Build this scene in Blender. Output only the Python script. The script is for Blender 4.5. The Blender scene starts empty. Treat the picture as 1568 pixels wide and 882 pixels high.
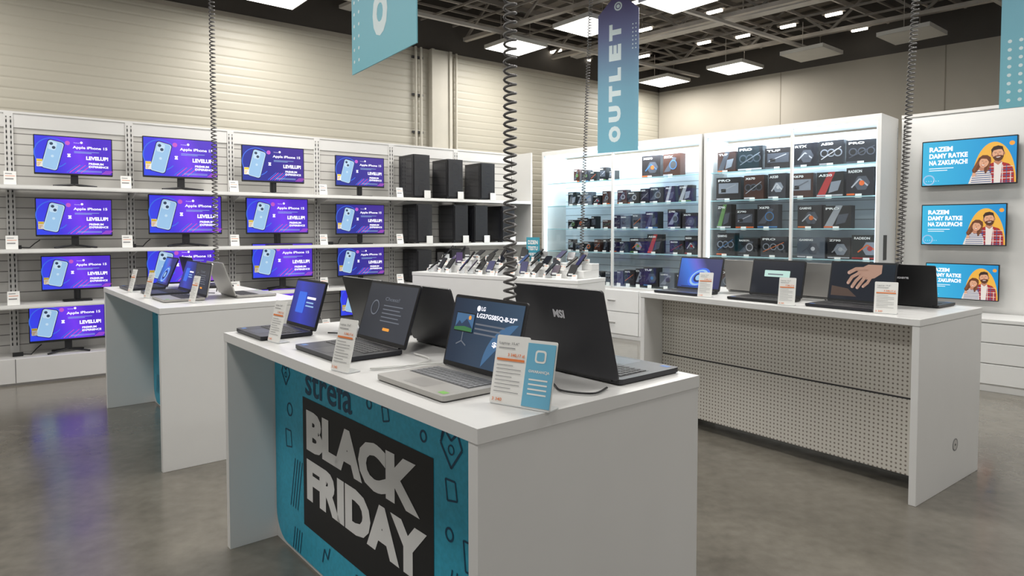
import bpy, math, random
from mathutils import Matrix, Vector
random.seed(7)
sc=bpy.context.scene
try:
    sc.view_settings.view_transform='Standard'
except Exception: pass
R=math.radians

# ------------------------------------------------------------ materials
def lin(c):
    r=[]
    for x in c:
        x=x/255.0
        r.append(x/12.92 if x<=.04045 else ((x+.055)/1.055)**2.4)
    return tuple(r)+(1,)
MATS={}
def nodes(name):
    m=bpy.data.materials.new(name); m.use_nodes=True
    nt=m.node_tree; b=nt.nodes['Principled BSDF']
    return m,nt,b
def nosample(m):
    try: m.cycles.emission_sampling='NONE'
    except Exception: pass
def M(name,rgb=(200,200,200),rough=.5,metal=0,emit=0,var=.03,scale=6,bump=0,spec=None):
    if name in MATS: return MATS[name]
    m,nt,b=nodes(name); c=lin(rgb)
    b.inputs['Roughness'].default_value=rough; b.inputs['Metallic'].default_value=metal
    if spec is not None: b.inputs['Specular IOR Level'].default_value=spec
    if emit:
        b.inputs['Base Color'].default_value=tuple(x*.15 for x in c[:3])+(1,)
        b.inputs['Emission Color'].default_value=c; b.inputs['Emission Strength'].default_value=emit; nosample(m)
    else:
        tc=nt.nodes.new('ShaderNodeTexCoord'); n=nt.nodes.new('ShaderNodeTexNoise')
        n.inputs['Scale'].default_value=scale; n.inputs['Detail'].default_value=3
        nt.links.new(tc.outputs['Object'],n.inputs['Vector'])
        r=nt.nodes.new('ShaderNodeValToRGB')
        r.color_ramp.elements[0].position=.3; r.color_ramp.elements[1].position=.7
        r.color_ramp.elements[0].color=tuple(x*(1-var) for x in c[:3])+(1,)
        r.color_ramp.elements[1].color=tuple(min(1,x*(1+var)) for x in c[:3])+(1,)
        nt.links.new(n.outputs['Fac'],r.inputs['Fac']); nt.links.new(r.outputs['Color'],b.inputs['Base Color'])
        if bump:
            bp=nt.nodes.new('ShaderNodeBump'); bp.inputs['Strength'].default_value=bump; bp.inputs['Distance'].default_value=.01
            nt.links.new(n.outputs['Fac'],bp.inputs['Height']); nt.links.new(bp.outputs['Normal'],b.inputs['Normal'])
    MATS[name]=m; return m
def math_n(nt,op,a,b=None,c=None):
    n=nt.nodes.new('ShaderNodeMath'); n.operation=op
    for i,x in enumerate((a,b,c)):
        if x is None: continue
        if isinstance(x,(int,float)): n.inputs[i].default_value=x
        else: nt.links.new(x,n.inputs[i])
    return n.outputs[0]
def sepobj(nt):
    tc=nt.nodes.new('ShaderNodeTexCoord'); s=nt.nodes.new('ShaderNodeSeparateXYZ')
    nt.links.new(tc.outputs['Object'],s.inputs[0]); return s
def mixc(nt,fac,c1,c2,b):
    mx=nt.nodes.new('ShaderNodeMix'); mx.data_type='RGBA'
    mx.inputs[6].default_value=c1; mx.inputs[7].default_value=c2
    nt.links.new(fac,mx.inputs[0])
    if b is not None: nt.links.new(mx.outputs[2],b)
    return mx.outputs[2]
def M_stripe(name,base,groove,axis,period,width,rough=.5):
    if name in MATS: return MATS[name]
    m,nt,b=nodes(name); s=sepobj(nt)
    f=math_n(nt,'FRACT',math_n(nt,'DIVIDE',s.outputs[axis],period))
    g=math_n(nt,'LESS_THAN',f,width)
    mixc(nt,g,lin(base),lin(groove),b.inputs['Base Color'])
    b.inputs['Roughness'].default_value=rough
    MATS[name]=m; return m
def M_dots(name,base,dot,period,rad):
    m,nt,b=nodes(name); s=sepobj(nt)
    fx=math_n(nt,'SUBTRACT',math_n(nt,'FRACT',math_n(nt,'DIVIDE',s.outputs[0],period)),.5)
    fz=math_n(nt,'SUBTRACT',math_n(nt,'FRACT',math_n(nt,'DIVIDE',s.outputs[2],period)),.5)
    d=math_n(nt,'ADD',math_n(nt,'MULTIPLY',fx,fx),math_n(nt,'MULTIPLY',fz,fz))
    g=math_n(nt,'LESS_THAN',d,rad*rad)
    mixc(nt,g,lin(base),lin(dot),b.inputs['Base Color']); b.inputs['Roughness'].default_value=.45
    MATS[name]=m; return m
def M_grad(name,stops,axis=0,lo=-.3,hi=.3,emit=1.0,diag=0,rough=.3):
    m,nt,b=nodes(name); s=sepobj(nt)
    v=s.outputs[axis]
    if diag: v=math_n(nt,'ADD',v,math_n(nt,'MULTIPLY',s.outputs[2],diag))
    mr=nt.nodes.new('ShaderNodeMapRange'); mr.inputs[1].default_value=lo; mr.inputs[2].default_value=hi
    nt.links.new(v,mr.inputs[0]); r=nt.nodes.new('ShaderNodeValToRGB')
    nt.links.new(mr.outputs[0],r.inputs['Fac'])
    el=r.color_ramp.elements
    el[0].position=stops[0][0]; el[0].color=lin(stops[0][1]); el[1].position=stops[-1][0]; el[1].color=lin(stops[-1][1])
    for p,c in stops[1:-1]:
        e=el.new(p); e.color=lin(c)
    b.inputs['Roughness'].default_value=rough
    if emit:
        b.inputs['Base Color'].default_value=(.01,.01,.012,1)
        nt.links.new(r.outputs['Color'],b.inputs['Emission Color']); b.inputs['Emission Strength'].default_value=emit; nosample(m)
    else: nt.links.new(r.outputs['Color'],b.inputs['Base Color'])
    MATS[name]=m; return m

white=M('white_laminate',(224,224,222),.3,var=.01)
whitem=M('white_metal',(214,213,210),.4,var=.01)
edge=M('white_edge',(200,198,194),.4,var=.01)
black=M('black_plastic',(20,20,22),.4)
dark=M('dark_metal',(52,53,58),.35,metal=.6)
dgrey=M('dark_grey',(60,60,62),.5)
silver=M('silver_aluminium',(176,174,170),.35,metal=.5)
keyb=M('key_black',(30,31,34),.5)
keyg=M('key_grey',(110,112,115),.5)
paper=M('paper_white',(236,236,232),.6,var=.01)
orange=M('print_orange',(228,128,66),.6)
inkg=M('print_grey',(130,130,132),.6)
bluec=M('print_blue',(110,180,210),.6)

# ------------------------------------------------------------ mesh builder
TXT={}
def txtmesh(s,bold):
    k=(s,bold)
    if k in TXT: return TXT[k]
    cu=bpy.data.curves.new('t','FONT'); cu.body=s; cu.size=1; cu.offset=bold; cu.resolution_u=3; cu.space_line=.85
    ob=bpy.data.objects.new('t',cu); sc.collection.objects.link(ob)
    bpy.context.view_layer.update()
    me=bpy.data.meshes.new_from_object(ob.evaluated_get(bpy.context.evaluated_depsgraph_get()))
    V=[(v.co.x,v.co.y) for v in me.vertices]; F=[tuple(p.vertices) for p in me.polygons]
    bpy.data.objects.remove(ob); bpy.data.curves.remove(cu); bpy.data.meshes.remove(me)
    x0=min(a for a,_ in V);x1=max(a for a,_ in V);y0=min(b for _,b in V);y1=max(b for _,b in V)
    V=[(a-x0,b-y0) for a,b in V]
    TXT[k]=(V,F,x1-x0,y1-y0); return TXT[k]
class MB:
    def __init__(s): s.v=[];s.f=[];s.mi=[];s.sm=[];s.mats=[];s.T=Matrix()
    def idx(s,m):
        if m not in s.mats: s.mats.append(m)
        return s.mats.index(m)
    def add(s,vs,fs,m,smooth=False):
        b=len(s.v); s.v+= [tuple(s.T@Vector(v)) for v in vs]
        i=s.idx(m)
        for f in fs: s.f.append(tuple(b+k for k in f)); s.mi.append(i); s.sm.append(smooth)
    def box(s,x0,x1,y0,y1,z0,z1,m,taper=0):
        t=taper
        vs=[(x0,y0,z0),(x1,y0,z0),(x1,y1,z0),(x0,y1,z0),(x0+t,y0+t,z1),(x1-t,y0+t,z1),(x1-t,y1-t,z1),(x0+t,y1-t,z1)]
        s.add(vs,[(3,2,1,0),(4,5,6,7),(0,1,5,4),(1,2,6,5),(2,3,7,6),(3,0,4,7)],m)
    def slab(s,w,h,y0,y1,r,m,cx=0,z0=0,n=4):
        pts=rrect(cx-w/2,z0,w,h,r,n); k=len(pts)
        vs=[(x,y0,z) for x,z in pts]+[(x,y1,z) for x,z in pts]
        fs=[tuple(range(k)),tuple(range(2*k-1,k-1,-1))]+[(i,i+k,(i+1)%k+k,(i+1)%k) for i in range(k)]
        s.add(vs,fs,m)
    def slabz(s,x0,x1,y0,y1,z0,z1,r,m,n=3):
        pts=rrect(x0,y0,x1-x0,y1-y0,r,n); k=len(pts)
        vs=[(x,y,z0) for x,y in pts]+[(x,y,z1) for x,y in pts]
        fs=[tuple(range(k-1,-1,-1)),tuple(range(k,2*k))]+[(i,(i+1)%k,(i+1)%k+k,i+k) for i in range(k)]
        s.add(vs,fs,m)
    def cyl(s,p0,p1,r,m,n=12,r2=None):
        p0=Vector(p0);p1=Vector(p1);d=(p1-p0).normalized(); a=d.orthogonal().normalized(); b=d.cross(a); r2=r if r2 is None else r2
        vs=[];
        for i in range(n):
            t=2*math.pi*i/n; o=a*math.cos(t)+b*math.sin(t); vs.append(p0+o*r)
        for i in range(n):
            t=2*math.pi*i/n; o=a*math.cos(t)+b*math.sin(t); vs.append(p1+o*r2)
        s.add(vs,[(i,(i+1)%n,(i+1)%n+n,i+n) for i in range(n)],m,True)
        s.add(vs[:n],[tuple(range(n-1,-1,-1))],m); s.add(vs[n:],[tuple(range(n))],m)
    def flat(s,pts,m,layer=1): # XZ plane art, facing -Y
        s.add([(x,-.0007*layer,z) for x,z in pts],[tuple(range(len(pts)))],m)
    def rect(s,x,z,w,h,m,layer=1): s.flat([(x,z),(x+w,z),(x+w,z+h),(x,z+h)],m,layer)
    def disc(s,x,z,r,m,layer=1,n=20,rz=None,a0=0,a1=360,rot=0):
        rz=r if rz is None else rz; full=(a1-a0>=360)
        P=[]
        for i in range(n if full else n+1):
            t=R(a0+(a1-a0)*i/n); X=r*math.cos(t);Z=rz*math.sin(t); c=math.cos(rot);q=math.sin(rot)
            P.append((x+X*c-Z*q,z+X*q+Z*c))
        s.flat(P,m,layer)
    def ring(s,x,z,r,w,m,layer=1,n=28,a0=0,a1=360):
        for i in range(n):
            t0=R(a0+(a1-a0)*i/n);t1=R(a0+(a1-a0)*(i+1)/n)
            s.flat([(x+r*math.cos(t0),z+r*math.sin(t0)),(x+r*math.cos(t1),z+r*math.sin(t1)),(x+(r-w)*math.cos(t1),z+(r-w)*math.sin(t1)),(x+(r-w)*math.cos(t0),z+(r-w)*math.sin(t0))],m,layer)
    def line(s,x0,z0,x1,z1,w,m,layer=1):
        d=Vector((x1-x0,z1-z0)); n=Vector((-d.y,d.x)).normalized()*w/2
        s.flat([(x0-n.x,z0-n.y),(x1-n.x,z1-n.y),(x1+n.x,z1+n.y),(x0+n.x,z0+n.y)],m,layer)
    def path(s,P,w,m,layer=1,closed=False):
        Q=P+[P[0]] if closed else P
        for a,b in zip(Q,Q[1:]): s.line(a[0],a[1],b[0],b[1],w,m,layer)
    def text(s,t,x,z,w,h,m,layer=2,bold=.02,rot=0,italic=0):
        V,F,W,Hh=txtmesh(t,bold)
        if w is None: w=W*h/Hh
        if h is None: h=Hh*w/W
        c=math.cos(rot);q=math.sin(rot); P=[]
        for a,b in V:
            X=a*w/W;Z=b*h/Hh; X+=Z*italic
            P.append((x+X*c-Z*q,-.0007*layer,z+X*q+Z*c))
        s.add(P,F,m)
    def build(s,name,loc=(0,0,0),rz=0,bevel=0,parent=None,scale=1):
        me=bpy.data.meshes.new(name); me.from_pydata(s.v,[],s.f)
        for m in s.mats: me.materials.append(m)
        me.polygons.foreach_set('material_index',s.mi); me.polygons.foreach_set('use_smooth',s.sm); me.update()
        return inst(me,name,loc,rz,scale,bevel,parent)
def inst(me,name,loc,rz=0,scale=1,bevel=0,parent=None):
    ob=bpy.data.objects.new(name,me); sc.collection.objects.link(ob)
    ob.location=loc; ob.rotation_euler=(0,0,rz); ob.scale=(scale,)*3 if isinstance(scale,(int,float)) else scale
    if bevel:
        b=ob.modifiers.new('Bevel','BEVEL'); b.width=bevel; b.segments=2; b.limit_method='ANGLE'; b.harden_normals=False
    if parent: ob.parent=parent
    return ob
def rrect(x,z,w,h,r,n=4):
    P=[]
    for cx,cz,a in ((x+w-r,z+h-r,0),(x+r,z+h-r,90),(x+r,z+r,180),(x+w-r,z+r,270)):
        for i in range(n+1):
            t=R(a+90*i/n); P.append((cx+r*math.cos(t),cz+r*math.sin(t)))
    return P
def tube(name,pts,r,m,res=2):
    cu=bpy.data.curves.new(name,'CURVE'); cu.dimensions='3D'; cu.bevel_depth=r; cu.bevel_resolution=res
    sp=cu.splines.new('POLY'); sp.points.add(len(pts)-1)
    for i,p in enumerate(pts): sp.points[i].co=(*p,1)
    sp.use_smooth=True
    ob=bpy.data.objects.new(name,cu); sc.collection.objects.link(ob); cu.materials.append(m); return ob

# ------------------------------------------------------------ room frame
C0=Vector((2.62,12.0)); E1=Vector((-.7977,-.603)); E2=Vector((.714,-.70))
HC=3.85; HT=4.65
def rp(a,b): p=C0+E1*a+E2*b; return (p.x,p.y)
THW=.6475; D=Vector((.7977,.603)); N=Vector((.603,-.7977)); P0=Vector((-4.7233,6.2642))
def wp(s,o): p=P0+D*s+N*o; return (p.x,p.y)
THR=-.803; DR=Vector((.6945,-.7195)); NR=Vector((-.7195,-.6945)); Q0=Vector((.427,9.5))
def cpt(t,o): p=Q0+DR*t+NR*o; return (p.x,p.y)

def M_floor():
    m,nt,b=nodes('polished_concrete'); tc=nt.nodes.new('ShaderNodeTexCoord')
    n1=nt.nodes.new('ShaderNodeTexNoise'); n1.inputs['Scale'].default_value=.9; n1.inputs['Detail'].default_value=8; n1.inputs['Roughness'].default_value=.65
    n2=nt.nodes.new('ShaderNodeTexNoise'); n2.inputs['Scale'].default_value=14; n2.inputs['Detail'].default_value=6
    nt.links.new(tc.outputs['Object'],n1.inputs['Vector']); nt.links.new(tc.outputs['Object'],n2.inputs['Vector'])
    f=math_n(nt,'ADD',math_n(nt,'MULTIPLY',n1.outputs['Fac'],.7),math_n(nt,'MULTIPLY',n2.outputs['Fac'],.3))
    r=nt.nodes.new('ShaderNodeValToRGB'); nt.links.new(f,r.inputs['Fac'])
    el=r.color_ramp.elements; el[0].position=.32; el[0].color=lin((84,80,73)); el[1].position=.7; el[1].color=lin((124,119,109))
    nt.links.new(r.outputs['Color'],b.inputs['Base Color'])
    rr=nt.nodes.new('ShaderNodeMapRange'); nt.links.new(n1.outputs['Fac'],rr.inputs[0]); rr.inputs[1].default_value=.3; rr.inputs[2].default_value=.7; rr.inputs[3].default_value=.12; rr.inputs[4].default_value=.27
    nt.links.new(rr.outputs[0],b.inputs['Roughness']); b.inputs['Specular IOR Level'].default_value=.65
    bp=nt.nodes.new('ShaderNodeBump'); bp.inputs['Strength'].default_value=.04; bp.inputs['Distance'].default_value=.01
    nt.links.new(n2.outputs['Fac'],bp.inputs['Height']); nt.links.new(bp.outputs['Normal'],b.inputs['Normal'])
    return m
mb=MB(); fl=M_floor()
c=[rp(-.3,-.3),rp(15,-.3),rp(15,15),rp(-.3,15)]
mb.add([(x,y,0) for x,y in c]+[(x,y,-.1) for x,y in c],[(0,1,2,3),(7,6,5,4),(0,4,5,1),(1,5,6,2),(2,6,7,3),(3,7,4,0)],fl); mb.build('floor')

def M_ribbed():
    m,nt,b=nodes('ribbed_wall_panel'); s=sepobj(nt)
    f=math_n(nt,'FRACT',math_n(nt,'DIVIDE',s.outputs[2],.1))
    h=math_n(nt,'SMOOTH_MIN',math_n(nt,'ABSOLUTE',math_n(nt,'SUBTRACT',f,.5)),.16,.08)
    bp=nt.nodes.new('ShaderNodeBump'); bp.inputs['Strength'].default_value=.75; bp.inputs['Distance'].default_value=.03
    nt.links.new(h,bp.inputs['Height']); nt.links.new(bp.outputs['Normal'],b.inputs['Normal'])
    n=nt.nodes.new('ShaderNodeTexNoise'); n.inputs['Scale'].default_value=.6
    mixc(nt,n.outputs['Fac'],lin((172,167,152)),lin((184,179,165)),b.inputs['Base Color'])
    b.inputs['Roughness'].default_value=.45
    return m
rib=M_ribbed(); beige=M('plaster_beige',(170,163,150),.7,scale=1.2,var=.05)
darkband=M('dark_roof_steel',(78,73,68),.7)
L1=15
mb=MB(); mb.box(-L1,0.2,0,.2,0,HC,rib); mb.box(-L1,.2,0,.2,HC,HT,darkband)
mb.box(-L1,0,-.012,0,HC-.05,HC,beige)
mb.build('wall_left',(C0.x,C0.y,0),math.atan2(.603,.7977))
mb=MB(); mb.box(0.02,L1,0,.2,0,HC,beige); mb.box(0.02,L1,0,.2,HC,HT,darkband)
for x in (2.2,4.4,6.6,8.8): mb.box(x,x+.012,-.004,0,0,HC,M('joint_grey',(140,132,118),.7))
mb.build('wall_right',(C0.x,C0.y,0),math.atan2(E2.y,E2.x))
deck=M_stripe('ceiling_deck',(136,128,119),(82,77,71),0,.28,.45,.7)
mb=MB(); mb.box(-1,16,-16.2,.8,0,.1,deck)
mb.build('ceiling',(rp(15.2,0)[0],rp(15.2,0)[1],HT),math.atan2(.603,.7977))
steel=M('truss_steel',(176,168,158),.6,var=.1); steel2=M('dark_truss_steel',(136,129,121),.6,var=.1); tray=M('cable_tray_grey',(190,185,178),.5)
def P3(a,b,z): x,y=rp(a,b); return (x,y,z)
def bar(mb,p,q,w,h,m):
    p=Vector(p);q=Vector(q);d=(q-p).normalized(); s_=Vector((-d.y,d.x,0))
    if s_.length<1e-3: s_=Vector((1,0,0))
    s_=s_.normalized()*w/2; u=s_.cross(d).normalized()*h/2
    vs=[p-s_-u,p+s_-u,p+s_+u,p-s_+u,q-s_-u,q+s_-u,q+s_+u,q-s_+u]
    mb.add(vs,[(3,2,1,0),(4,5,6,7),(0,1,5,4),(1,2,6,5),(2,3,7,6),(3,0,4,7)],m)
mb=MB()
for a in (1.0,2.6,4.2,5.8,7.4,10.6,13.6):
    bar(mb,P3(a,.1,4.05),P3(a,14,4.05),.07,.05,steel); bar(mb,P3(a,.1,4.5),P3(a,14,4.5),.08,.06,steel2)
    b=.1;k=0
    while b<13.5:
        z0,z1=(4.05,4.5) if k%2==0 else (4.5,4.05)
        bar(mb,P3(a,b,z0),P3(a,b+.55,z1),.03,.03,steel2); b+=.55;k+=1
mb.build('ceiling_truss')
mb=MB()
for i in range(46):
    b=.15+i*.3; bar(mb,P3(.1,b,4.28),P3(14,b,4.28),.025,.025 if i%3 else .06,steel2 if i%2 else steel)
for i in range(28):
    a=.4+i*.5; bar(mb,P3(a,.1,4.2),P3(a,14,4.2),.02,.025,steel2)
mb.build('ceiling_purlins')
mb=MB()
for b,z in ((.9,3.98),(2.9,4.0),(5.3,3.98),(7.9,4.0)):
    bar(mb,P3(.15,b,z),P3(14,b,z),.05,.04,tray)
for a,z in ((2.2,4.12),(6.0,4.12)):
    bar(mb,P3(a,.15,z),P3(a,14,z),.16,.04,tray)
    for k in range(1,9): bar(mb,P3(a+.1,k*1.5,z+.05),P3(a+.101,k*1.5,4.6),.012,.012,steel)
mb.build('ceiling_cable_tray')
pan=M('light_panel_emission',(255,252,245),emit=4.0)
GA=Vector((.86,-.9)); rows=[((.05,8.95),(0,1,2,3,4,6)),((-2.46,7.0),(-1,0,1,2,3,5,7)),((2.5,11.0),(0,1)),((-5.0,4.9),(0,1,3,5))]
PZ=HC-.03
frame=M('panel_frame_white',(205,202,195),.5)
def panel(x,y,lit=True):
    mb=MB(); s=.3
    mb.box(-s,s,-s,s,.0,.05,frame)
    mb.add([(-s+.012,-s+.012,-.002),(s-.012,-s+.012,-.002),(s-.012,s-.012,-.002),(-s+.012,s-.012,-.002)],[(3,2,1,0)],pan if lit else frame)
    for sx in(-.25,.25): mb.cyl((sx,0,.05),(sx,0,.4),.004,steel,6)
    ob=mb.build('ceiling_light_panel',(x,y,PZ),.69)
    if lit:
        l=bpy.data.lights.new('panel_light','AREA'); l.shape='SQUARE'; l.size=.56; l.energy=33; l.color=(1,.97,.93)
        o=bpy.data.objects.new('panel_light',l); sc.collection.objects.link(o); o.parent=ob; o.location=(0,0,-.012)
for (x0,y0),rg in rows:
    for j in rg: panel(x0+GA.x*j,y0+GA.y*j)
for x,y in ((4.15,9.3),(5.0,8.4)): panel(x,y,False)
mb=MB(); le=M('linear_lamp_emission',(255,246,230),emit=6)
for Y,X in ((9.6,3.3),(9.13,3.75),(8.63,4.13),(9.07,6.0),(9.93,5.58),(9.93,2.84),(9.28,1.84),(8.53,2.57),(10.4,.68),(11.0,1.2),(10.7,2.1),(10.6,4.3),(9.28,4.8),(10.2,3.6),(8.2,1.5)):
    bar(mb,(X-.07,Y+.07,4.16),(X+.07,Y-.07,4.16),.045,.03,le); bar(mb,(X-.1,Y+.1,4.19),(X+.1,Y-.1,4.19),.06,.03,steel2)
mb.build('ceiling_linear_lamps')
mb=MB(); colm=M('column_beige',(188,183,170),.6)
mb.box(4.6,4.92,.07,.147,0,HC,colm)
mb.box(4.6,4.64,.045,.07,0,HC,colm); mb.box(4.88,4.92,.045,.07,0,HC,colm)
mb.build('support_column',(P0.x,P0.y,0),THW)
mb=MB()
for x in (4.38,4.46,5.02): mb.cyl((x,.1,0),(x,.1,HC),.018,colm,10)
for z in (2.7,3.2,3.7): mb.box(4.34,4.5,.115,.146,z,z+.03,dgrey)
mb.build('wall_conduit',(P0.x,P0.y,0),THW)

# ------------------------------------------------------------ TV shelving
SEC=.9866; HS=2.49
slat=M_stripe('slatwall_white',(200,198,193),(120,118,114),2,.1,.09,.5)
slots=M_stripe('slotted_upright',(185,183,178),(30,30,32),2,.05,.55,.5)
shz=[1.795,1.22,.72,.235]
mb=MB(); x0=-1.6*SEC; x1=6*SEC
mb.box(x0,x1,0,.04,0,HS,slat); mb.box(x0,x1,-.012,.0,HS-.13,HS,whitem); mb.box(x0,x1,-.02,.043,HS,HS+.02,whitem)
for k in range(-1,7):
    x=k*SEC; mb.box(x-.035,x+.035,-.02,0,0,HS-.0,whitem)
    for dx in (-.022,.012): mb.box(x+dx,x+dx+.01,-.022,-.02,.3,HS-.03,slots)
for z in shz[:3]:
    mb.box(x0,x1,-.45,-.02,z-.025,z,whitem); mb.box(x0,x1,-.462,-.45,z-.035,z+.004,whitem); mb.box(x0,x1,-.464,-.462,z-.028,z-.002,paper)
    for k in range(-1,7):
        x=k*SEC; mb.add([(x-.004,-.44,z-.025),(x-.004,-.02,z-.025),(x-.004,-.02,z-.1),(x+.004,-.44,z-.025),(x+.004,-.02,z-.025),(x+.004,-.02,z-.1)],[(0,1,2),(5,4,3),(0,2,5,3)],whitem)
mb.box(x0,x1,-.45,0,.02,.235,whitem); mb.box(x0,x1,-.43,0,0,.02,edge)
for k in range(-1,6): mb.box(k*SEC-.002,k*SEC+.002,-.4515,-.45,.02,.235,dgrey)
mb.box(x1,x1+.025,-.45,.04,0,HS,whitem)
shelf=mb.build('display_shelving_unit',(P0.x,P0.y,0),THW)

ipg=M_grad('monitor_promo_gradient',[(0,(28,66,220)),(.4,(54,44,205)),(.75,(108,50,222)),(1,(72,36,186))],0,-.3,.3,1.2,diag=.35)
ipd=M_grad('monitor_promo_gradient_dark',[(0,(20,50,160)),(.5,(36,36,150)),(1,(62,36,150))],0,-.3,.3,1.0,diag=.35)
W_=M('screen_white',(245,245,255),emit=1.1); LB=M('screen_lightblue',(150,190,225),emit=.95); LB2=M('screen_paleblue',(190,215,235),emit=.95)
NV=M('screen_navy',(20,24,90),emit=.8); PK=M('screen_pink',(200,90,200),emit=.9); MB_=M('screen_midblue',(60,110,230),emit=.9); LN=M('screen_lens',(60,80,110),emit=.6)
yel=M('energy_label_yellow',(235,200,60),.6)
def monitor_mesh(variant):
    mb=MB(); w,h=.62,.362; z0=.115
    mb.slab(w,h,0,.018,.006,black,0,z0); mb.slab(w*.7,h*.6,.018,.045,.02,black,0,z0+.05)
    mb.box(-.03,.03,.02,.04,.02,z0+.12,black)
    if variant==0:
        for sx in(-1,1):
            mb.cyl((0,.03,.03),(sx*.17,-.07,.008),.009,black,8); mb.cyl((0,.03,.03),(sx*.13,.12,.008),.009,black,8)
    else:
        mb.slabz(-.13,.13,-.08,.11,0,.012,.03,black); mb.cyl((0,.03,.01),(0,.03,z0+.1),.02,black,12)
    g=ipg if variant!=2 else ipd
    mb.T=Matrix.Translation((0,0,z0)); sw,sh=w-.016,h-.024; xl=-sw/2; zb=.016
    mb.rect(xl,zb,sw,sh,g,1)
    mb.ring(-.17,.2,.14,.008,MB_,2,a0=40,a1=320); mb.disc(-.26,.1,.035,NV,2); mb.disc(-.05,.3,.02,PK,2)
    for i in range(7):
        a=-.06+i*.022; mb.line(a,zb+.01,a+.085,zb+.085,.007,PK if i%2 else MB_,2)
    for i in range(5): mb.line(.22+i*.014,zb+.005,.26+i*.014,zb+.04,.004,PK,2)
    mb.line(-.05,.17,-.03,.2,.012,W_,3); mb.line(-.05,.2,-.03,.17,.012,W_,3)
    T=mb.T; mb.T=T@Matrix.Translation((-.165,0,.185))@Matrix.Rotation(R(14),4,'Y')@Matrix.Translation((0,0,-.005))
    mb.flat(rrect(-.067,-.138,.134,.276,.024),NV,3); mb.flat(rrect(-.061,-.132,.122,.264,.022),LB2,4); mb.flat(rrect(-.055,-.126,.11,.252,.019),LB,5)
    mb.flat(rrect(-.05,.045,.06,.076,.015),LB2,6); mb.disc(-.034,.1,.014,LN,7,12); mb.disc(-.008,.07,.014,LN,7,12); mb.disc(0,-.01,.012,LB2,6,12)
    mb.T=T
    mb.text('Apple iPhone 15',-.01,.245,.28,.032,W_,4,.03); mb.disc(.06,.31,.011,W_,4,10)
    mb.text('Promocja',.0,.3,.045,.009,W_,4,0)
    for i in range(2): mb.rect(.0,.222-i*.011,.2-i*.06,.004,LB,4)
    mb.text('LEVELUP!',.095,.15,.18,.036,W_,4,.05)
    mb.text('PREMIUM',.115,.105,.12,.02,W_,4,.04); mb.text('EXPERIENCE',.115,.077,.16,.02,W_,4,.04)
    for i in range(2): mb.rect(.02,.045-i*.009,.2,.003,LB,4)
    mb.flat([(-.29,.07),(-.245,.07),(-.245,.14),(-.29,.14)],paper,8); mb.rect(-.288,.118,.041,.02,yel,9)
    for i in range(4): mb.rect(-.285,.076+i*.009,.015+i*.005,.004,orange if i%2 else yel,9)
    ob=mb.build('tmp'); me=ob.data; bpy.data.objects.remove(ob); return me
MM=[monitor_mesh(0),monitor_mesh(1),monitor_mesh(2)]
TV=[(0,[(.178,.803,0),(1.064,1.766,0),(2.014,2.70,2),(3.076,3.706,2)]),
    (1,[(.178,.79,0),(1.105,1.80,0),(2.052,2.74,1),(3.076,3.706,2)]),
    (2,[(.21,.77,1),(1.08,1.73,1),(2.108,2.79,0),(3.09,3.70,2)]),
    (3,[(.106,.71,0),(1.1,1.75,1),(2.1,2.75,1),(3.12,3.75,0)])]
for r,l in TV:
    for a,b,v in l:
        x,y=wp((a+b)/2,.3); inst(MM[v],'computer_monitor',(x,y,shz[r]+.001),THW,(b-a)/.62)
mb=MB()
for r,z in enumerate(shz):
    for x in ((-.62,.0,.9,1.9,2.88,3.86) if r<3 else (.9,1.9,2.9)):
        mb.T=Matrix.Translation((x,-.43,z+.002))@Matrix.Rotation(R(-12),4,'X')
        mb.box(-.045,.045,0,.002,0,.125,paper); mb.rect(-.035,.08,.07,.004,orange,2); mb.rect(-.035,.1,.05,.006,inkg,2); mb.rect(-.035,.05,.06,.01,inkg,2)
        mb.T=Matrix()
        mb.box(x-.045,x+.045,-.43,-.38,z+.001,z+.004,paper)
mb.T=Matrix()
for r,xs in ((0,(4.28,4.78,5.3)),(1,(4.31,4.86,5.2,5.64))):
    for x in xs:
        mb.box(x-.1,x-.01,-.468,-.465,shz[r],shz[r]+.1,paper)
mb.build('shelf_price_cards',parent=shelf)
mb=MB()
for s_,z in ((.03,1.22),(.95,1.22),(3.0,1.22),(.02,.235),(1.0,.72)):
    mb.box(s_-.04,s_+.04,-.3,-.26,z+.001,z+.035,black)
    P=[(s_+.04,-.28,z+.015),(s_+.1,-.3,z+.012),(s_+.14,-.24,z+.05),(s_+.18,-.2,z+.08)]
    for a,b in zip(P,P[1:]): mb.cyl(a,b,.005,black,6)
mb.build('power_adapters',parent=shelf)
case_m=M('case_black',(32,32,35),.35); glassd=M('case_side_glass',(44,45,50),.12)
vent=M_stripe('mesh_front_black',(44,44,47),(18,18,20),2,.014,.5,.5)
def pccase(s,z,w=.21,h=.48,d=.38):
    mb=MB(); mb.box(-w,0,0,d,.015,h,case_m,0); mb.box(-w+.01,-.01,-.014,0,.03,h-.015,vent)
    mb.box(-w-.002,-w+.001,.03,d-.03,.05,h-.04,glassd)
    for a in(.03,d-.06):
        for b in(-w+.01,-.04): mb.box(b,b+.03,a,a+.03,0,.015,dgrey)
    mb.box(-w+.02,-.02,.02,d-.02,h,h+.004,dgrey)
    for zz in (.13,.27,.41):
        if zz<h-.06: mb.ring(-w/2,zz,.055,.006,dark,22,20)
    x,y=wp(s,.43); mb.build('computer_case',(x,y,z+.001),THW,.004)
for s,h in ((4.28,.55),(4.78,.52),(5.3,.5)): pccase(s,1.795,.24,h)
for s in (4.31,4.86,5.18,5.64): pccase(s,1.22,.22,.5)
for s in (4.3,4.8): pccase(s,.72,.21,.42)

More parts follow.
